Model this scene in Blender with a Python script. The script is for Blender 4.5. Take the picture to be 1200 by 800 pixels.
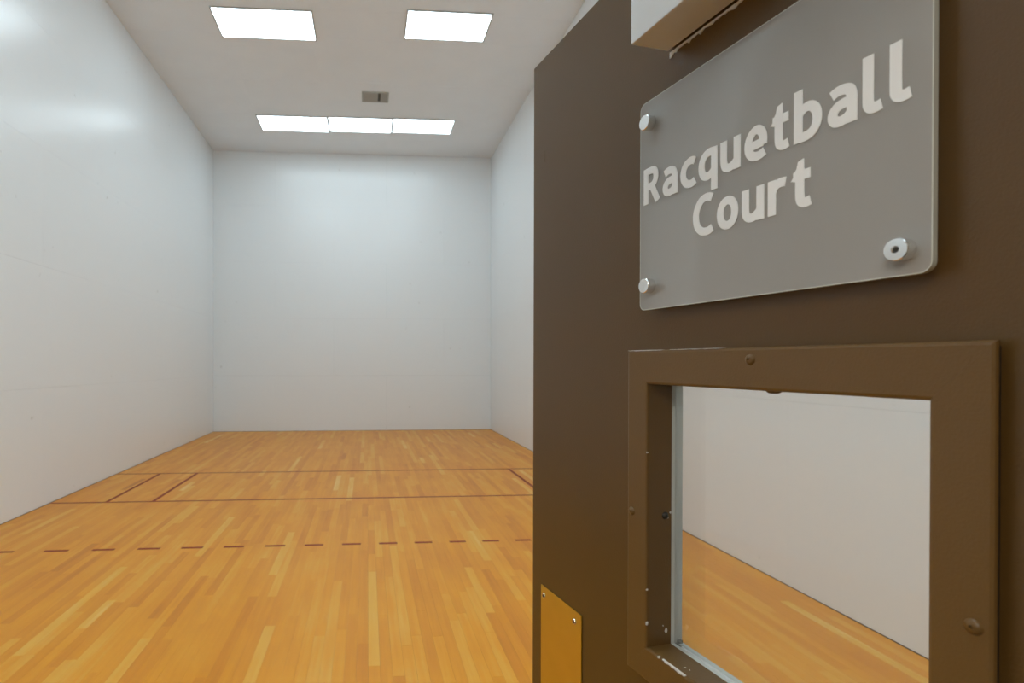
import bpy, bmesh, math, random
from mathutils import Vector, Matrix

scene = bpy.context.scene
for o in list(bpy.data.objects):
    bpy.data.objects.remove(o, do_unlink=True)
COL = scene.collection
random.seed(11)

# ------------------------------------------------------------------ camera
CAM = Vector((3.331, -12.0578, 1.4566))
YAW = 0.0701
FPX, PPX, PPY = 637.6, 475.3, 427.0          # pixels of a 1200x800 frame
cd = bpy.data.cameras.new('camera')
cam = bpy.data.objects.new('camera', cd); COL.objects.link(cam)
cam.location = CAM
cam.rotation_euler = (math.pi/2, 0, -YAW)
cd.sensor_fit = 'HORIZONTAL'; cd.sensor_width = 36.0
cd.lens = FPX/1200*36
cd.shift_x = (600-PPX)/1200; cd.shift_y = (PPY-400)/1200
cd.clip_start = 0.02
cd.dof.use_dof = True; cd.dof.focus_distance = 0.95; cd.dof.aperture_fstop = 8.0
scene.camera = cam

# ------------------------------------------------------------------ world, exposure
w = bpy.data.worlds.new('world'); scene.world = w; w.use_nodes = True
w.node_tree.nodes['Background'].inputs[0].default_value = (0.9, 0.95, 1, 1)
w.node_tree.nodes['Background'].inputs[1].default_value = 0.05
vs = scene.view_settings
vs.view_transform = 'Standard'; vs.look = 'None'; vs.gamma = 1.0
vs.use_curve_mapping = False
vs.exposure = 0.75
LAMP = 6.2                                    # radiance of the fluorescent diffusers

# ------------------------------------------------------------------ materials
def srgb(r, g, b):
    f = lambda c: (c/255/12.92) if c/255 <= .04045 else ((c/255+.055)/1.055)**2.4
    return (f(r), f(g), f(b), 1)

class Mat:
    def __init__(s, name):
        s.m = bpy.data.materials.new(name); s.m.use_nodes = True
        s.nt = s.m.node_tree; s.b = s.nt.nodes['Principled BSDF']
        s.out = s.nt.nodes['Material Output']
    def n(s, t, **kw):
        x = s.nt.nodes.new(t)
        for k, v in kw.items(): setattr(x, k, v)
        return x
    def l(s, a, b): s.nt.links.new(a, b)
    def set(s, **kw):
        for k, v in kw.items(): s.b.inputs[k.replace('_', ' ')].default_value = v
        return s

def noise_col(M, c1, c2, scale, lo=.35, hi=.65, stretch=(1, 1, 1), detail=4):
    tc = M.n('ShaderNodeTexCoord'); mp = M.n('ShaderNodeMapping')
    mp.inputs['Scale'].default_value = stretch
    no = M.n('ShaderNodeTexNoise'); no.inputs['Scale'].default_value = scale
    no.inputs['Detail'].default_value = detail
    rp = M.n('ShaderNodeValToRGB')
    rp.color_ramp.elements[0].position = lo; rp.color_ramp.elements[0].color = c1
    rp.color_ramp.elements[1].position = hi; rp.color_ramp.elements[1].color = c2
    M.l(tc.outputs['Object'], mp.inputs[0]); M.l(mp.outputs[0], no.inputs['Vector'])
    M.l(no.outputs[0], rp.inputs[0])
    return rp, no

def paint(name, c, rough, var=.06, scale=3, bump=0.0, bscale=150, spec=.5, metal=0):
    M = Mat(name)
    c2 = tuple(x*(1-var) for x in c[:3])+(1,)
    rp, no = noise_col(M, c2, c, scale)
    M.l(rp.outputs[0], M.b.inputs['Base Color'])
    M.set(Roughness=rough, Specular_IOR_Level=spec, Metallic=metal)
    if bump:
        n2 = M.n('ShaderNodeTexNoise'); n2.inputs['Scale'].default_value = bscale
        tc = M.n('ShaderNodeTexCoord'); M.l(tc.outputs['Object'], n2.inputs['Vector'])
        bp = M.n('ShaderNodeBump'); bp.inputs['Strength'].default_value = bump
        bp.inputs['Distance'].default_value = .001
        M.l(n2.outputs[0], bp.inputs['Height']); M.l(bp.outputs[0], M.b.inputs['Normal'])
    return M.m

def wall_paint():
    # semi-gloss white enamel with ball scuffs near the floor
    M = Mat('white_wall_enamel')
    g = M.n('ShaderNodeNewGeometry')
    no = M.n('ShaderNodeTexNoise'); no.inputs['Scale'].default_value = 9; no.inputs['Detail'].default_value = 5
    M.l(g.outputs['Position'], no.inputs['Vector'])
    r1 = M.n('ShaderNodeValToRGB')
    r1.color_ramp.elements[0].position = .70; r1.color_ramp.elements[0].color = srgb(244, 247, 248)
    r1.color_ramp.elements[1].position = .80; r1.color_ramp.elements[1].color = srgb(205, 203, 200)
    M.l(no.outputs[0], r1.inputs[0])
    M.l(r1.outputs[0], M.b.inputs['Base Color'])
    M.set(Roughness=.27, Specular_IOR_Level=.6)
    return M.m

def maple():
    M = Mat('maple_strip_flooring')
    at = M.n('ShaderNodeAttribute'); at.attribute_name = 'tone'
    g = M.n('ShaderNodeNewGeometry')
    mp = M.n('ShaderNodeMapping'); mp.inputs['Scale'].default_value = (42, 2.2, 1)
    M.l(g.outputs['Position'], mp.inputs[0])
    ad = M.n('ShaderNodeVectorMath', operation='ADD')
    sc = M.n('ShaderNodeVectorMath', operation='SCALE'); sc.inputs['Scale'].default_value = 37.0
    M.l(at.outputs['Color'], sc.inputs[0]); M.l(mp.outputs[0], ad.inputs[0]); M.l(sc.outputs[0], ad.inputs[1])
    no = M.n('ShaderNodeTexNoise'); no.inputs['Scale'].default_value = 1; no.inputs['Detail'].default_value = 5
    M.l(ad.outputs[0], no.inputs['Vector'])
    blot = M.n('ShaderNodeTexNoise'); blot.inputs['Scale'].default_value = 2.2; blot.inputs['Detail'].default_value = 4
    mp2 = M.n('ShaderNodeMapping'); mp2.inputs['Scale'].default_value = (1.6, .7, 1)
    M.l(g.outputs['Position'], mp2.inputs[0]); M.l(mp2.outputs[0], blot.inputs['Vector'])
    s1 = M.n('ShaderNodeMath', operation='MULTIPLY_ADD'); s1.inputs[1].default_value = .34; 
    M.l(no.outputs[0], s1.inputs[0]); M.l(at.outputs['Fac'], s1.inputs[2])
    s2 = M.n('ShaderNodeMath', operation='MULTIPLY_ADD'); s2.inputs[1].default_value = .36
    M.l(blot.outputs[0], s2.inputs[0]); M.l(s1.outputs[0], s2.inputs[2])
    s3 = M.n('ShaderNodeMath', operation='SUBTRACT'); s3.inputs[1].default_value = .35
    M.l(s2.outputs[0], s3.inputs[0])
    rp = M.n('ShaderNodeValToRGB')
    e = rp.color_ramp.elements
    e[0].position = 0; e[0].color = srgb(184, 104, 10)
    e[1].position = 1; e[1].color = srgb(244, 204, 134)
    for p, c in ((.3, (218, 134, 14)), (.55, (231, 151, 22)), (.78, (234, 172, 66))):
        x = e.new(p); x.color = srgb(*c)
    M.l(s3.outputs[0], rp.inputs[0])
    M.l(rp.outputs[0], M.b.inputs['Base Color'])
    M.set(Roughness=.42, Specular_IOR_Level=.3)
    M.b.inputs['Coat Weight'].default_value = .15; M.b.inputs['Coat Roughness'].default_value = .22
    return M.m

def emitter(k, col=(.73, .90, .995, 1)):
    M = Mat('lit_diffuser_acrylic')
    M.set(Base_Color=(.9, .9, .9, 1), Roughness=.5)
    M.b.inputs['Emission Color'].default_value = col
    M.b.inputs['Emission Strength'].default_value = LAMP*k
    return M.m

def clear_pane():
    M = Mat('clear_polycarbonate')
    tr = M.n('ShaderNodeBsdfTransparent'); tr.inputs[0].default_value = (.97, .975, .97, 1)
    gl = M.n('ShaderNodeBsdfGlossy'); gl.inputs['Roughness'].default_value = .04
    df = M.n('ShaderNodeBsdfDiffuse'); df.inputs[0].default_value = (.7, .7, .68, 1)
    fr = M.n('ShaderNodeFresnel'); fr.inputs[0].default_value = 1.25
    m1 = M.n('ShaderNodeMixShader'); m2 = M.n('ShaderNodeMixShader'); m2.inputs[0].default_value = .05
    M.l(fr.outputs[0], m1.inputs[0]); M.l(tr.outputs[0], m1.inputs[1]); M.l(gl.outputs[0], m1.inputs[2])
    M.l(m1.outputs[0], m2.inputs[1]); M.l(df.outputs[0], m2.inputs[2])
    M.l(m2.outputs[0], M.out.inputs['Surface'])
    return M.m

def frosted():
    M = Mat('frosted_acrylic')
    tr = M.n('ShaderNodeBsdfTransparent'); tr.inputs[0].default_value = (.9, .91, .9, 1)
    df = M.n('ShaderNodeBsdfDiffuse'); df.inputs[0].default_value = (.72, .70, .66, 1)
    tl = M.n('ShaderNodeBsdfTranslucent'); tl.inputs[0].default_value = (.72, .70, .66, 1)
    gl = M.n('ShaderNodeBsdfGlossy'); gl.inputs['Roughness'].default_value = .33
    fr = M.n('ShaderNodeFresnel'); fr.inputs[0].default_value = 1.35
    m0 = M.n('ShaderNodeMixShader'); m0.inputs[0].default_value = .15
    m1 = M.n('ShaderNodeMixShader'); m1.inputs[0].default_value = .50
    m2 = M.n('ShaderNodeMixShader')
    M.l(df.outputs[0], m0.inputs[1]); M.l(tl.outputs[0], m0.inputs[2])
    M.l(tr.outputs[0], m1.inputs[1]); M.l(m0.outputs[0], m1.inputs[2])
    M.l(fr.outputs[0], m2.inputs[0]); M.l(m1.outputs[0], m2.inputs[1]); M.l(gl.outputs[0], m2.inputs[2])
    M.l(m2.outputs[0], M.out.inputs['Surface'])
    return M.m

MT = dict(
    wall=wall_paint(),
    ceil=paint('white_ceiling_paint', srgb(245, 249, 252), .6, .02, 2),
    backing=paint('dark_wall_backing', srgb(120, 118, 114), .8),
    subfloor=paint('dark_subfloor', srgb(110, 74, 40), .8),
    maple=maple(),
    line=paint('red_brown_court_line', srgb(150, 50, 14), .5, .2, 30, spec=.2),
    lamp=emitter(1.0), lampfar=emitter(.55), lampmid=emitter(.5), addeddoor=emitter(1.75), addedhall=emitter(1.5, (1, .93, .82, 1)),
    lampframe=paint('white_enamel_fixture_frame', srgb(190, 190, 188), .45),
    vent=paint('grey_vent_metal', srgb(176, 176, 170), .5),
    ventdark=paint('dark_vent_interior', srgb(92, 91, 84), .8),
    door=paint('brown_semi_gloss_door_paint', srgb(94, 68, 30), .33, .05, 6, .25, 420, spec=.42),
    doorlit=paint('brown_door_paint_lit_copy', srgb(108, 80, 40), .33, .05, 6, .25, 420, spec=.42),  # same brown as the door, lightened for the light falling on the frame
    doorwhite=paint('white_court_side_laminate', srgb(222, 222, 216), .4),
    gasket=paint('pale_grey_glazing_strip', srgb(205, 210, 206), .5),
    pane=clear_pane(), frosted=frosted(),
    letter=paint('white_vinyl_lettering', srgb(246, 247, 246), .5, .01),
    acedge=paint('polished_acrylic_edge', srgb(215, 218, 208), .25, .02),
    steel=paint('satin_stainless_steel', (.78, .78, .77, 1), .22, .05, 30, metal=1),
    darksocketshade=paint('dark_socket_and_shade_gap', srgb(45, 42, 36), .5),  # screw sockets, and the painted shade strip under the window frame edge
    brass=paint('brushed_bronze_plate', srgb(212, 194, 110), .28, .05, 20, metal=1),
    closer=paint('silver_painted_closer', srgb(236, 238, 238), .30, .02, 20, metal=.1),
    chip=paint('bare_white_primer', srgb(228, 224, 216), .6, .1, 200),
    carpet=paint('grey_hall_carpet', srgb(92, 88, 82), .95, .2, 60),
    hall=paint('beige_hall_paint', srgb(170, 160, 144), .7),
)

# ------------------------------------------------------------------ helpers
def link(name, me, mat, parent=None, loc=(0, 0, 0)):
    o = bpy.data.objects.new(name, me); COL.objects.link(o)
    if mat is not None and not me.materials: me.materials.append(MT[mat])
    o.location = loc
    if parent: o.parent = parent
    return o

def box_bm(bm, x0, x1, y0, y1, z0, z1):
    v = [bm.verts.new(p) for p in ((x0, y0, z0), (x1, y0, z0), (x1, y1, z0), (x0, y1, z0),
                                   (x0, y0, z1), (x1, y0, z1), (x1, y1, z1), (x0, y1, z1))]
    for q in ((3, 2, 1, 0), (4, 5, 6, 7), (0, 1, 5, 4), (1, 2, 6, 5), (2, 3, 7, 6), (3, 0, 4, 7)):
        bm.faces.new([v[i] for i in q])
    return v

def bm_mesh(bm, name, bevel=0, seg=2, smooth=False):
    bmesh.ops.recalc_face_normals(bm, faces=bm.faces[:])
    if bevel:
        bmesh.ops.bevel(bm, geom=bm.edges[:], offset=bevel, segments=seg, profile=.6, affect='EDGES')
    me = bpy.data.meshes.new(name); bm.to_mesh(me); bm.free()
    if smooth:
        for p in me.polygons: p.use_smooth = True
    return me

def box(name, ext, mat, parent=None, bevel=0, origin=None):
    bm = bmesh.new()
    if origin is None: origin = (0, 0, 0)
    x0, x1, y0, y1, z0, z1 = ext
    box_bm(bm, x0-origin[0], x1-origin[0], y0-origin[1], y1-origin[1], z0-origin[2], z1-origin[2])
    return link(name, bm_mesh(bm, name, bevel), mat, parent, origin)

def lathe(name, prof, mat, parent, loc, axis='-y', n=28):
    """profile (radius, height) turned round the local -y axis (out of the door)."""
    bm = bmesh.new(); rings = []
    for r, h in prof:
        ring = []
        if r < 1e-6:
            ring = [bm.verts.new((0, -h, 0))]
        else:
            for k in range(n):
                a = 2*math.pi*k/n
                if axis == '-y': ring.append(bm.verts.new((r*math.cos(a), -h, r*math.sin(a))))
                else: ring.append(bm.verts.new((r*math.cos(a), r*math.sin(a), h)))
        rings.append(ring)
    for A, B in zip(rings, rings[1:]):
        for k in range(n):
            a0, a1 = A[k % len(A)], A[(k+1) % len(A)]
            b0, b1 = B[k % len(B)], B[(k+1) % len(B)]
            vs_ = []
            for q in (a0, a1, b1, b0):
                if q not in vs_: vs_.append(q)
            if len(vs_) >= 3: bm.faces.new(vs_)
    for R in (rings[0], rings[-1]):
        if len(R) > 2: bm.faces.new(R)
    me = bm_mesh(bm, name)
    for p in me.polygons: p.use_smooth = len(p.vertices) <= 4
    me.set_sharp_from_angle(angle=math.radians(40))
    return link(name, me, mat, parent, loc)

def prism(name, poly, d0, d1, mat, parent, loc=(0, 0, 0), smooth=False):
    """polygon in local x,z extruded along y from d0 to d1."""
    bm = bmesh.new()
    A = [bm.verts.new((x, d0, z)) for x, z in poly]; B = [bm.verts.new((x, d1, z)) for x, z in poly]
    n = len(poly)
    bm.faces.new(A); bm.faces.new(B[::-1])
    for k in range(n): bm.faces.new((A[k], B[k], B[(k+1) % n], A[(k+1) % n]))
    return link(name, bm_mesh(bm, name), mat, parent, loc)

def empty(name, loc, rot=(0, 0, 0)):
    o = bpy.data.objects.new(name, None); COL.objects.link(o)
    o.location = loc; o.rotation_euler = rot; o.empty_display_size = .1
    return o

def tag(o, label=None, cat=None, group=None, kind=None):
    if label: o['label'] = label
    if cat: o['category'] = cat
    if group: o['group'] = group
    if kind: o['kind'] = kind
    return o

# ------------------------------------------------------------------ court shell
W, H = 6.096, 6.096
YB = -11.915                                  # court face of the back wall
T = .012                                      # panel thickness
DX0, DX1, DH = 2.950, 3.905, 2.06             # doorway in the back wall

def panel_rows(rows, length, width, offs, start=0.0):
    """rectangles (a0,a1,z0,z1) of 4 x 8 ft panels laid in staggered rows."""
    out = []
    for i, (z0, z1) in enumerate(rows):
        cuts = [0.0]; a = offs[i % len(offs)]
        while a < length-.05:
            if a > .05: cuts.append(a)
            a += width
        cuts.append(length)
        out += [(p, q, z0, z1) for p, q in zip(cuts, cuts[1:])]
    return out

ROWS = [(0.004, 1.215), (1.215, 2.47), (2.47, 3.69), (3.69, 4.91), (4.91, H)]
J = .0005                                     # half a joint
fw_ = box('wall_front', (-.15, W+.15, T, .17, -.2, H+.15), 'backing')
tag(fw_, 'tall white panelled front wall facing the wooden floor', None, None, 'structure')
for a0, a1, z0, z1 in panel_rows(ROWS, W, 2.44, [1.315, .15]):
    box('wall_panel', (a0+J, a1-J, 0, T, z0+J, z1-J), 'wall', fw_, origin=((a0+a1)/2, T/2, (z0+z1)/2))
lw = box('wall_left', (-.15, -T, YB-.15, T, -.2, H+.15), 'backing')
tag(lw, 'long white enamelled side wall beside the court line boxes', None, None, 'structure')
rw = box('wall_right', (W+T, W+.15, YB-.15, T, -.2, H+.15), 'backing')
tag(rw, 'white side wall seen through the door window', None, None, 'structure')
JS = .0004
for a0, a1, z0, z1 in panel_rows(ROWS, -YB, 2.44, [1.335, .115]):
    box('wall_panel', (-T, 0, -a1+JS, -a0-JS, z0+JS, z1-JS), 'wall', lw, origin=(-T/2, -(a0+a1)/2, (z0+z1)/2))
    box('wall_panel', (W, W+T, -a1+JS, -a0-JS, z0+JS, z1-JS), 'wall', rw, origin=(W+T/2, -(a0+a1)/2, (z0+z1)/2))
# back wall with the doorway
bm = bmesh.new()
box_bm(bm, -T, DX0-.05, YB-.14, YB, 0.0, H)
box_bm(bm, DX1+.05, W+T, YB-.14, YB, 0.0, H)
box_bm(bm, DX0-.05, DX1+.05, YB-.14, YB, DH+.05, H)
bw = link('wall_back', bm_mesh(bm, 'wall_back'), 'wall')
tag(bw, 'white back wall with the doorway', None, None, 'structure')

# ceiling: slab plus panels
ce = box('ceiling', (-T, W+T, YB-.14, T, H+T, H+.14), 'backing')
tag(ce, 'white panelled court ceiling', None, None, 'structure')
ycuts = [0, -1.17, -1.83, -3.05, -4.28, -4.90, -6.1, -7.3, -8.5, -9.7, -10.9, YB]
xoff = [1.29, .08]
JC = .0011
for i, (ya, yb) in enumerate(zip(ycuts, ycuts[1:])):
    for a0, a1, _, _ in panel_rows([(0, 1)], W, 2.48, [xoff[i % 2]]):
        box('ceiling_panel', (a0+.0003, a1-.0003, yb+JC, ya-JC, H, H+T), 'ceil', ce,
            origin=((a0+a1)/2, (ya+yb)/2, H+T/2))

# ------------------------------------------------------------------ floor
fl = box('floor', (-T, W+T, YB-.14, T, -.15, -.021), 'subfloor')
tag(fl, 'varnished maple strip court floor', None, None, 'structure')
n_strip = 106; PWID = (W-.008)/n_strip; TH = .02
def uv(x, y, z=0.0):
    d = Vector((x, y, z))-CAM
    f = Vector((math.sin(YAW), math.cos(YAW), 0)); r = Vector((math.cos(YAW), -math.sin(YAW), 0))
    dz = d.dot(f)
    if dz < .2: return None
    return PPX+FPX*d.dot(r)/dz, PPY-FPX*d.z/dz, dz
LENS = [.36+.12*k for k in range(11)]
planks = []
x_start = (W-n_strip*PWID)/2
for i in range(n_strip):
    x = x_start+i*PWID
    y = -.004
    first = True
    while True:
        Ln = random.choice(LENS)
        if first: Ln = Ln*random.uniform(.3, 1); first = False
        if y-Ln < YB-.13: Ln = y-(YB-.13)
        t = random.gauss(.5, .08)
        u = random.random()
        if u < .05: t = random.uniform(.66, .85)
        elif u < .10: t = random.uniform(.30, .40)
        planks.append((x, y-Ln, y, min(max(t, .05), .95)))
        y -= Ln
        if y <= YB-.129: break
def score(p):
    """pixels of the plank the photograph shows (floor left of the door leaf)."""
    x, y0, y1, t = p
    tot = 0
    for k in range(6):
        yy = y0+(y1-y0)*(k+.5)/6
        q = uv(x+PWID/2, yy)
        if q and -10 < q[0] < 626 and q[1] < 806:
            tot += (FPX/q[2])**2*CAM.z/q[2]*PWID*(y1-y0)/6
    return tot
order = sorted(range(len(planks)), key=lambda k: -score(planks[k]))
single = set(order[:300])
G = .00025                                     # half a joint
cache = {}
def plank_mesh(Ln, tone):
    key = (round(Ln, 3), round(tone*16))
    if key not in cache:
        bm = bmesh.new(); box_bm(bm, G, PWID-G, -Ln/2+G, Ln/2-G, -TH, 0)
        me = bm_mesh(bm, 'plank'); me.materials.append(MT['maple'])
        at = me.attributes.new('tone', 'FLOAT', 'FACE')
        for k in range(6): at.data[k].value = key[1]/16
        cache[key] = me
    return cache[key]
verts, faces, tones = [], [], []
for k, (x, y0, y1, t) in enumerate(planks):
    if k in single:
        link('plank', plank_mesh(y1-y0, t), 'maple', fl, (x, (y0+y1)/2, 0))
    else:
        b = len(verts)
        for z in (-TH, 0):
            verts += [(x+G, y0+G, z), (x+PWID-G, y0+G, z), (x+PWID-G, y1-G, z), (x+G, y1-G, z)]
        for q in ((3, 2, 1, 0), (4, 5, 6, 7), (0, 1, 5, 4), (1, 2, 6, 5), (2, 3, 7, 6), (3, 0, 4, 7)):
            faces.append([b+i for i in q]); tones.append(t)
me = bpy.data.meshes.new('plank_field'); me.from_pydata(verts, [], faces)
at = me.attributes.new('tone', 'FLOAT', 'FACE')
at.data.foreach_set('value', tones)
tag(link('plank_field', me, 'maple', fl), kind='stuff')

# court lines, painted on the boards
LT = .0005
def cline(x0, x1, y0, y1, name='court_line'):
    return box(name, (x0, x1, y0, y1, 0, LT), 'line', fl, origin=((x0+x1)/2, (y0+y1)/2, 0))
LW = .038
cline(.012, W-.012, -4.572-LW/2, -4.572+LW/2)
cline(.012, W-.012, -6.096-LW/2, -6.096+LW/2)
for x in (.573, 1.054, 5.300, 5.775):
    cline(x-LW/2, x+LW/2, -6.096+LW/2, -4.572-LW/2)
dash = [(.02, .582), (.811, .994), (1.173, 1.345), (1.52, 1.692), (1.856, 2.025), (2.188, 2.345),
        (2.511, 2.67), (2.825, 2.975), (3.127, 3.278), (3.426, 3.574), (3.717, 3.86), (4.004, 4.14),
        (4.279, 4.417), (4.552, 4.686), (4.82, 4.95), (5.08, 5.21), (5.34, 5.47)]
for a, b in dash: cline(a, b, -7.62-LW/2, -7.62+LW/2, 'line_dash')

# ------------------------------------------------------------------ ceiling lights
def troffer(x0, x1, y0, y1, label, group, lamp='lamp'):
    cx, cy = (x0+x1)/2, (y0+y1)/2
    t = empty('ceiling_light', (cx, cy, H)); tag(t, label, 'light', group)
    bm = bmesh.new(); f = .019; d = .013
    X0, X1, Y0, Y1 = x0-cx, x1-cx, y0-cy, y1-cy
    box_bm(bm, X0, X1, Y0, Y0+f, -d, 0); box_bm(bm, X0, X1, Y1-f, Y1, -d, 0)
    box_bm(bm, X0, X0+f, Y0+f, Y1-f, -d, 0); box_bm(bm, X1-f, X1, Y0+f, Y1-f, -d, 0)
    link('frame', bm_mesh(bm, 'frame'), 'lampframe', t)
    bm = bmesh.new(); box_bm(bm, X0+f, X1-f, Y0+f, Y1-f, -.012, -.004)
    tag(link('diffuser', bm_mesh(bm, 'diffuser'), lamp, t), 'glowing white diffuser')
    return t
troffer(1.285, 2.610, -4.86, -4.20, 'glowing ceiling panel standing alone, on the side away from the open door', None)
troffer(3.850, 4.995, -4.97, -4.34, 'glowing ceiling panel standing alone, on the side of the open door', None)
troffer(1.262, 2.585, -1.79, -1.12, 'glowing panel of the row of three by the front wall, end away from door', 'row of three panels', 'lampfar')
troffer(2.585, 3.812, -1.81, -1.165, 'middle glowing panel of the row of three by the front wall', 'row of three panels', 'lampfar')
troffer(3.812, 4.995, -1.83, -1.20, 'glowing panel of the row of three by the front wall, end towards door side', 'row of three panels', 'lampfar')
for y, xs, lp, lab in ((-7.75, (1.285, 3.80), 'lampmid', 'glowing ceiling panel over the dashed floor line'),
                   (-10.7, (1.285, 2.56, 3.83), 'addeddoor', 'added unseen glowing ceiling panel above the doorway end of the court')):  # unseen door-end row, added and strengthened to brighten the door
    for x in xs:
        troffer(x, x+1.22, y-.31, y+.31, lab+{1.285: ', away from the door', 2.56: ', middle one of three'}.get(x, ', on the door side'), lab.replace('panel', 'panels'), lp)

# ceiling vent
vx0, vx1, vy0, vy1 = 3.236, 3.698, -2.785, -2.437
v = empty('ceiling_vent', ((vx0+vx1)/2, (vy0+vy1)/2, H))
tag(v, 'small grey metal air vent in the white ceiling', 'vent')
hx, hy = (vx1-vx0)/2, (vy1-vy0)/2
box('vent_interior', (-hx+.02, hx-.02, -hy+.02, hy-.02, -.003, 0), 'ventdark', v)
bm = bmesh.new()
box_bm(bm, -hx, hx, -hy, -hy+.03, -.014, 0); box_bm(bm, -hx, hx, hy-.03, hy, -.014, 0)
box_bm(bm, -hx, -hx+.03, -hy+.03, hy-.03, -.014, 0); box_bm(bm, hx-.03, hx, -hy+.03, hy-.03, -.014, 0)
link('vent_frame', bm_mesh(bm, 'vent_frame'), 'vent', v)
split = .045
for k in range(9):
    for a, b in ((-hx+.03, split-.0), (split+.045, hx-.03)):
        yy = -hy+.045+k*(2*hy-.09)/8
        bm = bmesh.new()
        vs4 = box_bm(bm, a, b, -.012, .012, -.0015, .0015)
        bmesh.ops.rotate(bm, verts=bm.verts[:], cent=(0, 0, 0), matrix=Matrix.Rotation(math.radians(-22), 3, 'X'))
        link('slat', bm_mesh(bm, 'slat'), 'vent', v, (0, yy, -.0085))

# ------------------------------------------------------------------ hallway behind the doorway
HY0, HY1 = YB-.14, -14.2
hf = box('floor_hallway', (1.2, 5.8, HY1, HY0, -.15, 0), 'carpet'); tag(hf, 'grey carpeted hall floor outside the doorway', None, None, 'structure')
for nm, ext in (('wall_hallway_1', (1.05, 1.2, HY1, HY0, 0, 2.6)), ('wall_hallway_2', (5.8, 5.95, HY1, HY0, 0, 2.6)),
                ('wall_hallway_3', (1.05, 5.95, HY1-.15, HY1, 0, 2.6))):
    tag(box(nm, ext, 'hall'), 'beige painted hallway wall outside the doorway', None, None, 'structure')
tag(box('ceiling_hallway', (1.05, 5.95, HY1-.15, HY0, 2.6, 2.7), 'ceil'), 'low hallway ceiling outside the doorway', None, None, 'structure')
hl = troffer(1.65, 2.87, -13.30, -12.69, 'added unseen glowing panel in the low hallway ceiling outside the doorway', None, 'addedhall')  # added lamp behind the camera, placed to light the door's outer face
hl.location.z = 2.6
# steel frame of the doorway
df = empty('trim_1', (DX0, YB, 0)); tag(df, 'brown steel frame lining the doorway', None, None, 'structure')
for nm, ext in (('jamb', (-.05, 0, -.15, .008, 0, DH)), ('jamb', (DX1-DX0, DX1-DX0+.05, -.15, .008, 0, DH)),
                ('head', (-.05, DX1-DX0+.05, -.15, .008, DH, DH+.05))):
    box(nm, ext, 'door', df)

# ------------------------------------------------------------------ the open door
# local x runs from the free edge to the hinges, -y out of the outer face, z up
OPEN = math.radians(10.94); SAG = math.radians(.3)
ROT = (0, SAG, -(math.pi/2-OPEN))
R3 = Matrix.Rotation(ROT[2], 3, 'Z') @ Matrix.Rotation(SAG, 3, 'Y')
TOPFAR = Vector((3.65975, -11.00324, 2.04))
DZ = 2.04
base = TOPFAR - R3 @ Vector((0, 0, DZ))
dr = empty('door_1', base, ROT)
tag(dr, 'brown steel door standing open with a square window and frosted sign', None, None, 'structure')
def dl(x, off, z): return base + R3 @ Vector((x, -off, z))
DW, DT = .914, .045
OX0, OX1, OZ0, OZ1 = .343, .667, 1.0710, 1.4315     # clear opening of the window
CUT = .004
def ring(name, x0, x1, z0, z1, hx0, hx1, hz0, hz1, y0, y1, mat, parent):
    bm = bmesh.new()
    X = [x0, hx0, hx1, x1]; Z = [z0, hz0, hz1, z1]
    g = [[[bm.verts.new((x, y, z)) for z in Z] for x in X] for y in (y0, y1)]
    for i in range(3):
        for j in range(3):
            if i == 1 and j == 1: continue
            for s in (0, 1):
                q = [g[s][i][j], g[s][i+1][j], g[s][i+1][j+1], g[s][i][j+1]]
                bm.faces.new(q if s == 0 else q[::-1])
    def side(pts):
        for a, b in zip(pts, pts[1:]+pts[:1]):
            bm.faces.new((g[0][a[0]][a[1]], g[0][b[0]][b[1]], g[1][b[0]][b[1]], g[1][a[0]][a[1]]))
    side([(0, 0), (1, 0), (2, 0), (3, 0), (3, 1), (3, 2), (3, 3), (2, 3), (1, 3), (0, 3), (0, 2), (0, 1)])
    side([(1, 1), (1, 2), (2, 2), (2, 1)])
    return link(name, bm_mesh(bm, name), mat, parent)
ring('door_leaf', 0, DW, .012, DZ, OX0-CUT, OX1+CUT, OZ0-CUT, OZ1+CUT, 0, DT-.003, 'door', dr)
ring('court_side_skin', 0, DW, .012, DZ, OX0-CUT, OX1+CUT, OZ0-CUT, OZ1+CUT, DT-.003, DT, 'doorwhite', dr)

def mitred(prof, x0, x1, z0, z1, side, mat, parent, name, gap=.00006):
    """one side of a mitred frame; prof = (inward distance, offset out of the door)."""
    bm = bmesh.new(); A, B = [], []
    for u, o in prof:
        k = u*hm/wm                                # head and sill are a little taller
        if side == 'top': a, b = (x0+u, z1-k), (x1-u, z1-k)
        elif side == 'bottom': a, b = (x1-u, z0+k), (x0+u, z0+k)
        elif side == 'left': a, b = (x0+u, z0+k), (x0+u, z1-k)
        else: a, b = (x1-u, z1-k), (x1-u, z0+k)
        d = Vector((b[0]-a[0], b[1]-a[1])).normalized()*gap
        A.append(bm.verts.new((a[0]+d.x, -o, a[1]+d.y))); B.append(bm.verts.new((b[0]-d.x, -o, b[1]-d.y)))
    n = len(prof)
    bm.faces.new(A); bm.faces.new(B[::-1])
    for k in range(n): bm.faces.new((A[k], B[k], B[(k+1) % n], A[(k+1) % n]))
    return link(name, bm_mesh(bm, name), mat, parent)
FX0, FX1 = .302, .708
wm = OX0-FX0; hm = .0465
PROF = [(.010, 0), (.010, .0082), (0, .0088), (0, .0098), (.0008, .0113), (.0030, .012), (wm-.003, .012), (wm-.0008, .0112), (wm, .009),
        (wm, -.028), (wm-CUT+.0004, -.028), (wm-CUT+.0004, 0)]
rails = {}
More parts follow.
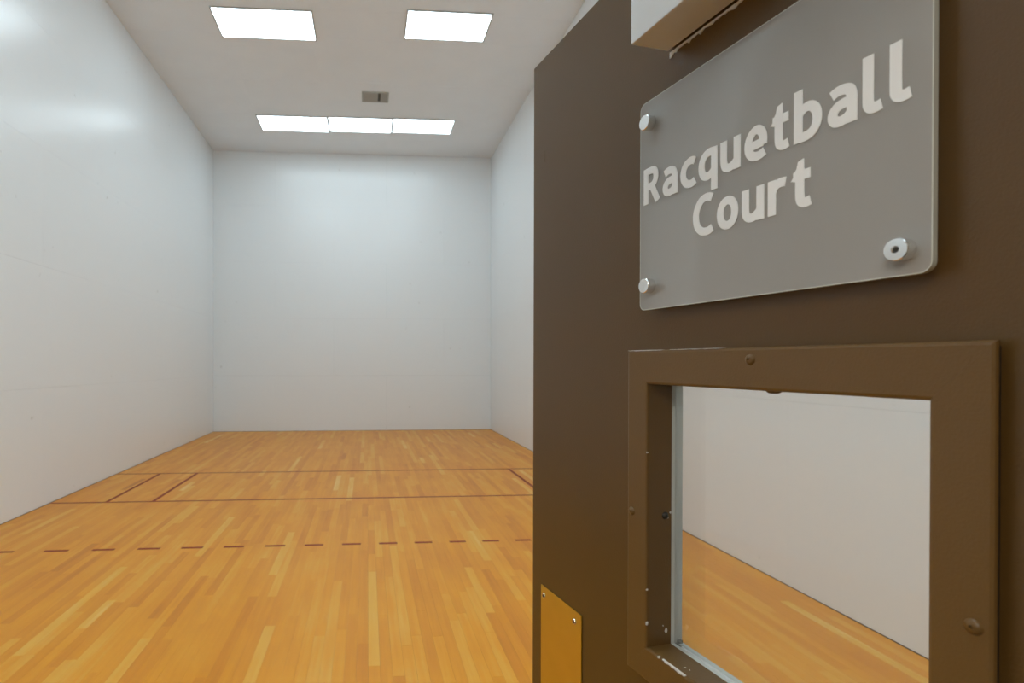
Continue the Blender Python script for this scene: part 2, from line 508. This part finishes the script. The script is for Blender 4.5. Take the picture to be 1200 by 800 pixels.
for sd in ('top', 'bottom', 'left', 'right'):
    rails[sd] = mitred(PROF, FX0, FX1, OZ0-hm, OZ1+hm, sd, 'doorlit', dr, 'window_frame_rail')
    tag(mitred([(.0035, .0002), (.0035, .0084), (.0098, .0080), (.0098, .0002)], FX0, FX1, OZ0-hm, OZ1+hm, sd, 'darksocketshade', rails[sd], 'frame_shade_strip'), 'dark strip standing in for shade under the frame edge')  # dark strip painted in as the shadow gap below the frame lip
GP = [(wm-CUT+.0004, -.0285), (wm, -.0285), (wm, -.0465), (wm-CUT+.0004, -.0465)]
for sd in ('top', 'bottom', 'left', 'right'):
    tag(mitred(GP, FX0, FX1, OZ0-hm, OZ1+hm, sd, 'gasket', dr, 'glazing_strip'), 'pale grey strip round the pane')
pane = box('window_pane', (OX0+.0003, OX1-.0003, .0335, .0375, OZ0+.0003, OZ1-.0003), 'pane', dr)
tag(pane, 'clear plastic pane')

# screws in the window frame, painted over
def painted_screw(parent, x, off, z, r=.0048):
    s = lathe('screw', [(r*1.25, 0), (r*1.2, .0006), (r, .0018), (r*.7, .0027), (r*.32, .0029), (r*.26, .0012), (0, .0012)],
              'doorlit', parent, (x, -off, z), n=20)
    return s
painted_screw(rails['top'], .5045, .012, 1.4645)
painted_screw(rails['left'], .3125, .012, 1.2503)
painted_screw(rails['right'], .6960, .012, 1.2659)
painted_screw(rails['right'], .6960, .012, 1.085)
painted_screw(rails['bottom'], .5045, .012, 1.041)
# screws standing out of the reveals
sc = painted_screw(rails['left'], OX0, -.018, 1.2497, .0042); sc.rotation_euler = (0, 0, math.pi/2)
tag(sc, 'bare chipped screw head')
sc.data = sc.data.copy(); sc.data.materials.clear(); sc.data.materials.append(MT['darksocketshade'])
sc = painted_screw(rails['top'], .5045+.018, -.0, OZ1, .006); sc.rotation_euler = (math.pi/2, 0, 0)

# chips and worn edges, bare primer under the brown
def blob(n, rx, rz, jag, seed):
    r = random.Random(seed); out = []
    for k in range(n):
        a = 2*math.pi*k/n; q = 1+r.uniform(-jag, jag)
        out.append((rx*q*math.cos(a), rz*q*math.sin(a)))
    return out
def strip(x0, x1, z, h, seed, n=22, up=True):
    r = random.Random(seed); lo, hi = [], []
    for k in range(n+1):
        x = x0+(x1-x0)*k/n
        t = math.sin(math.pi*min(max(k/n, .02), .98))**.3
        lo.append((x, z-h*t*r.uniform(.25, 1))); hi.append((x, z+h*.12*r.uniform(0, 1)))
    return lo+hi[::-1]
ch = []
ch.append(prism('paint_chip', strip(FX0+.001, .372, OZ1+hm+.0001, .0012, 3), -.0086, -.0123, 'chip', rails['top']))
ch.append(prism('paint_chip', strip(.385, .47, OZ1+hm+.0001, .0009, 5), -.0086, -.0122, 'chip', rails['top']))
# along the lower left edge of the opening
ch.append(prism('paint_chip', strip(.374, .413, OZ0+.0002, .0036, 8), -.0096, -.0124, 'chip', rails['bottom']))
ch.append(prism('paint_chip', blob(9, .0022, .0014, .4, 4), -.0096, -.0124, 'chip', rails['bottom'], (.3665, 0, OZ0-.0006)))
ch.append(prism('paint_chip', blob(9, .0009, .0024, .4, 6), -.0096, -.0124, 'chip', rails['left'], (OX0-.0004, 0, 1.104)))
ch.append(prism('paint_chip', blob(9, .0008, .0013, .4, 7), -.0096, -.0124, 'chip', rails['left'], (OX0-.0004, 0, 1.150)))
ch.append(prism('paint_chip', blob(9, .0007, .0010, .4, 9), -.0096, -.0124, 'chip', rails['left'], (OX0-.0004, 0, 1.338)))
for c in ch: tag(c, 'bare white chip in the brown paint')
def side_chip(z, off, ry, rz, seed, mat='chip'):
    pts = blob(9, ry, rz, .4, seed); bm = bmesh.new()
    A = [bm.verts.new((OX0+.0004, -off+a, z+b)) for a, b in pts]; B = [bm.verts.new((OX0-.0005, -off+a, z+b)) for a, b in pts]
    bm.faces.new(A); bm.faces.new(B[::-1])
    for k in range(9): bm.faces.new((A[k], B[k], B[(k+1) % 9], A[(k+1) % 9]))
    return link('paint_chip', bm_mesh(bm, 'paint_chip'), mat, rails['left'])
side_chip(1.0905, -.0195, .0025, .0035, 12); side_chip(1.0975, -.015, .0008, .001, 13)
side_chip(1.2470, -.0225, .0012, .0014, 14); side_chip(1.2535, -.0265, .0016, .0018, 16)
k = box('strip_corner_gap', (OX0+.0002, OX0+.0042, .0385, .0440, OZ0+.0002, OZ0+.0045), 'darksocketshade', dr)
def sill_chip(x, off, r, seed):
    bm = bmesh.new(); pts = blob(8, r, r*1.3, .4, seed)
    A = [bm.verts.new((x+a, -off+b, OZ0+.0004)) for a, b in pts]; B = [bm.verts.new((x+a, -off+b, OZ0-.0005)) for a, b in pts]
    bm.faces.new(A); bm.faces.new(B[::-1])
    for k in range(8): bm.faces.new((A[k], B[k], B[(k+1) % 8], A[(k+1) % 8]))
    link('paint_chip', bm_mesh(bm, 'paint_chip'), 'chip', rails['bottom'])
sill_chip(.398, -.002, .0011, 21); sill_chip(.404, -.0035, .0009, 22)
prism('paint_chip', blob(9, .0016, .010, .35, 31), -.0004, .0005, 'door', dr, (.043, 0, 1.853))

# push plate
pp = prism('push_plate', [(.035, .60), (.1716, .60), (.1716, 1.0353), (.035, 1.0353)], -.0017, 0, 'brass', dr)
tag(pp, 'bronze coloured metal push plate')
bmx = bmesh.new(); bmx.from_mesh(pp.data)
bmesh.ops.bevel(bmx, geom=bmx.edges[:], offset=.0006, segments=2, affect='EDGES'); bmx.to_mesh(pp.data); bmx.free()
for x, z in ((.0462, 1.0175), (.1500, 1.0160), (.0462, .618), (.15, .618)):
    s = lathe('screw', [(.0052, 0), (.0052, .0006), (.0044, .0016), (.0030, .0017), (.0027, .0006), (0, .0006)], 'steel', pp, (x, -.0017, z), n=20)
    lathe('screw_socket', [(.0029, .0), (.0029, .0014), (0, .0014)], 'darksocketshade', pp, (x, -.0017, z), n=16)

# door closer above the sign
cl0, cl1, cz0, cz1, cdp = .3697, .665, 1.8715, 1.936, .060
bm = bmesh.new(); box_bm(bm, cl0, cl1, -cdp, -.003, cz0, cz1)
cover = link('door_closer', bm_mesh(bm, 'door_closer', .0016, 2), 'closer', dr)
tag(cover, 'silver grey box of the overhead door closer')
box('mounting_plate', (cl0+.006, cl1-.006, -.003, 0, cz0+.004, cz1-.004), 'darksocketshade', cover)
ar = box('closer_arm', (cl1-.03, cl1+.015, -.052, -.036, cz1, cz1+.012), 'closer', cover, .001)
pts = []
r_ = random.Random(5); n = 80
lo, hi = [], []
for k in range(n+1):
    x = cl0+.0008+(cl1-cl0-.002)*k/n
    hi.append((x, cz0-.0016-r_.uniform(0, .0006)))
    d = .0042 if k < 3 else r_.choice((.0022, .0034, .0044, .003, .0062)) * (1 if k < 20 else .85)
    lo.append((x, cz0-.0016-d-(.004 if k < 2 else 0)))
tag(prism('paint_residue', lo+hi[::-1], -.0014, 0, 'chip', dr), 'ragged white paint edge left under the closer')

# hinges and flush pull on the far side of the leaf
for z in (.25, 1.03, 1.80):
    lathe('hinge', [(.0065, -.055), (.0065, .055)], 'steel', dr, (DW+.004, DT+.004, z), axis='z', n=16)

# ------------------------------------------------------------------ frosted sign on stand-offs
SX0, SX1, SZ0, SZ1 = .3335, .6718, 1.5325, 1.8135
SOFF, STH = .0165, .0050
so = Vector(dl(.5*(SX0+SX1), 0, SZ0))
sg = empty('door_sign', so, ROT)
tag(sg, 'frosted acrylic plaque lettered Racquetball Court on four steel stand-offs', 'sign')
mx = .5*(SX0+SX1)
def rr(x0, x1, z0, z1, r, n=7):
    out = []
    for cx, cz, a0 in ((x1-r, z0+r, -90), (x1-r, z1-r, 0), (x0+r, z1-r, 90), (x0+r, z0+r, 180)):
        for k in range(n+1):
            a = math.radians(a0+90*k/n); out.append((cx+r*math.cos(a), cz+r*math.sin(a)))
    return out
PW, PH = (SX1-SX0)/2, SZ1-SZ0
panel = prism('acrylic_panel', rr(-PW, PW, 0, PH, .009), -SOFF, -SOFF+STH, 'frosted', sg)
# polished rim of the panel: a thin band
o1, o2 = rr(-PW-.0001, PW+.0001, -.0001, PH+.0001, .0091), rr(-PW+.0007, PW-.0007, .0007, PH-.0007, .0083)
bm = bmesh.new()
L = [[bm.verts.new((x, y, z)) for x, z in o] for o, y in ((o1, -SOFF-.0001), (o2, -SOFF-.0001), (o2, -SOFF+STH+.0001), (o1, -SOFF+STH+.0001))]
n = len(o1)
for a in range(4):
    for k in range(n): bm.faces.new((L[a][k], L[a][(k+1) % n], L[(a+1) % 4][(k+1) % n], L[(a+1) % 4][k]))
tag(link('polished_edge', bm_mesh(bm, 'polished_edge'), 'acedge', sg), 'pale polished edge')
for x, z in ((.3545, 1.7815), (.3545, 1.5637), (.6525, 1.5530), (.6525, 1.7850)):
    st = lathe('standoff', [(.0096, 0), (.0096, SOFF-STH-.0002)], 'steel', sg, (x-mx, 0, z-SZ0), n=32)
    if z > 1.56: cp = lathe('standoff_cap', [(.0098, SOFF), (.0098, SOFF+.0108), (.0092, SOFF+.0115), (0, SOFF+.0116)], 'steel', st, (0, 0, 0), n=32)
    else: cp = lathe('standoff_cap', [(.0092, SOFF), (.0092, SOFF+.0095), (.0086, SOFF+.0102), (.0030, SOFF+.0106), (.0024, SOFF+.0098), (.0022, SOFF+.0080), (0, SOFF+.0080)],
               'steel', st, (0, 0, 0), n=32)
    if z < 1.56: lathe('cap_socket', [(.0020, SOFF+.0079), (.0020, SOFF+.0084), (0, SOFF+.0084)], 'darksocketshade', st, (0, 0, 0), n=16)

# lettering: every glyph drawn as broad strokes
SW = .136
def spline(p, n=6, closed=False):
    if len(p) == 2: return p
    out = []; m = len(p)
    rng = range(m) if closed else range(m-1)
    for i in rng:
        g = lambda k: p[k % m] if closed else p[min(max(k, 0), m-1)]
        p0, p1, p2, p3 = g(i-1), g(i), g(i+1), g(i+2)
        for k in range(n):
            t = k/n
            out.append(tuple(.5*((2*b)+(-a+c)*t+(2*a-5*b+4*c-d)*t*t+(-a+3*b-3*c+d)*t**3) for a, b, c, d in zip(p0, p1, p2, p3)))
    if not closed: out.append(p[-1])
    return out
GL = {
 'R': (.47, [('s', [(.064, 0), (.064, .70)]), ('c', [(.064, .638), (.16, .638), (.25, .632), (.325, .59), (.345, .50), (.325, .41), (.25, .345), (.16, .333), (.064, .333)]), ('s', [(.225, .345), (.405, 0)])]),
 'a': (.39, [('c', [(.055, .435), (.13, .465), (.21, .466), (.285, .435), (.318, .36), (.322, .28)]), ('s', [(.322, .30), (.322, 0)]),
             ('c', [(.322, .285), (.22, .283), (.13, .26), (.078, .20), (.075, .13), (.115, .075), (.185, .062), (.26, .085), (.322, .14)])]),
 'c': (.37, [('c', [(.355, .435), (.30, .461), (.225, .462), (.145, .425), (.09, .35), (.074, .26), (.09, .17), (.145, .093), (.225, .06), (.30, .062), (.36, .092)])]),
 'q': (.42, [('s', [(.352, .518), (.352, -.20)]), ('c', [(.352, .452), (.28, .462), (.21, .456), (.14, .42), (.09, .345), (.074, .25), (.088, .155), (.13, .088), (.20, .062), (.275, .085), (.352, .145)])]),
 'u': (.40, [('c', [(.064, .52), (.064, .35), (.066, .19), (.09, .10), (.155, .062), (.235, .076), (.332, .15)]), ('s', [(.332, .52), (.332, 0)])]),
 'e': (.41, [('c', [(.085, .235), (.20, .238), (.345, .245)]), ('c', [(.345, .20), (.348, .30), (.325, .39), (.275, .448), (.215, .466), (.145, .43), (.092, .35), (.074, .25), (.095, .15), (.15, .085), (.225, .06), (.30, .064), (.37, .095)])]),
 't': (.31, [('c', [(.13, .55), (.13, .35), (.132, .18), (.15, .095), (.205, .060), (.29, .075)]), ('s', [(.03, .458), (.29, .458)]),
             ('p', [(-.005, .405), (.065, .50), (.105, .66), (.194, .685), (.194, .40)])]),
 'b': (.42, [('s', [(.064, .735), (.064, 0)]), ('c', [(.064, .385), (.13, .437), (.20, .462), (.27, .44), (.325, .37), (.345, .27), (.33, .17), (.28, .097), (.21, .063), (.13, .058), (.064, .068)])]),
 'l': (.25, [('c', [(.064, .735), (.064, .50), (.064, .20), (.072, .115), (.11, .070), (.17, .062), (.225, .072)])]),
 'C': (.47, [('c', [(.44, .605), (.37, .637), (.29, .641), (.20, .61), (.12, .51), (.086, .42), (.080, .35), (.086, .27), (.12, .17), (.20, .085), (.29, .059), (.37, .065), (.445, .098)])]),
 'o': (.44, [('o', [(.074+.0, .26), (.09, .36), (.145, .437), (.22, .462), (.295, .437), (.35, .36), (.366, .26), (.35, .16), (.295, .083), (.22, .058), (.145, .083), (.09, .16)])]),
 'r': (.31, [('s', [(.064, .52), (.064, 0)]), ('c', [(.064, .32), (.095, .395), (.15, .442), (.22, .455), (.29, .445)])]),
}
def stroke(bm, pts, closed, sx, sz, y0, y1):
    P = [Vector(p) for p in pts]; n = len(P); A = []
    for i in range(n):
        if closed: d = P[(i+1) % n]-P[i-1]
        else: d = P[min(i+1, n-1)]-P[max(i-1, 0)]
        d.normalize(); q = Vector((-d.y, d.x))*SW/2
        A.append((P[i]+q, P[i]-q))
    V = [[bm.verts.new((p.x*sx, y, p.y*sz)) for p in (a, b) for y in (y0, y1)] for a, b in A]
    rng = range(n) if closed else range(n-1)
    for i in rng:
        a, b = V[i], V[(i+1) % n]
        for s, t in ((0, 2), (2, 3), (3, 1), (1, 0)):
            bm.faces.new((a[s], b[s], b[t], a[t]))
    if not closed:
        for a in (V[0], V[-1]): bm.faces.new((a[0], a[2], a[3], a[1]))
def word(txt, cx, zb, width, unit):
    adv = [GL[c][0] for c in txt]
    track = .066
    tot = sum(adv)+track*(len(txt)-1)-.04
    sx = width/tot
    x = cx-width/2
    for c, a in zip(txt, adv):
        bm = bmesh.new()
        for si, (kind, p) in enumerate(GL[c][1]):
            y0, y1 = -SOFF-.0006-si*.00006, -SOFF-.0001
            if kind == 'p':
                A = [bm.verts.new((q[0]*sx, y0, q[1]*unit)) for q in p]; B = [bm.verts.new((q[0]*sx, y1, q[1]*unit)) for q in p]
                bm.faces.new(A); bm.faces.new(B[::-1]); m = len(p)
                for k in range(m): bm.faces.new((A[k], B[k], B[(k+1) % m], A[(k+1) % m]))
            else:
                stroke(bm, spline(p, 5, kind == 'o') if kind != 's' else p, kind == 'o', sx, unit, y0, y1)
        link('letter', bm_mesh(bm, 'letter'), 'letter', sg, (x, 0, zb))
        x += (a+track)*sx
word('Racquetball', .4985-mx, 1.6750-SZ0, .3145, .0685)
word('Court', .5005-mx, 1.6115-SZ0, .1450, .0685)
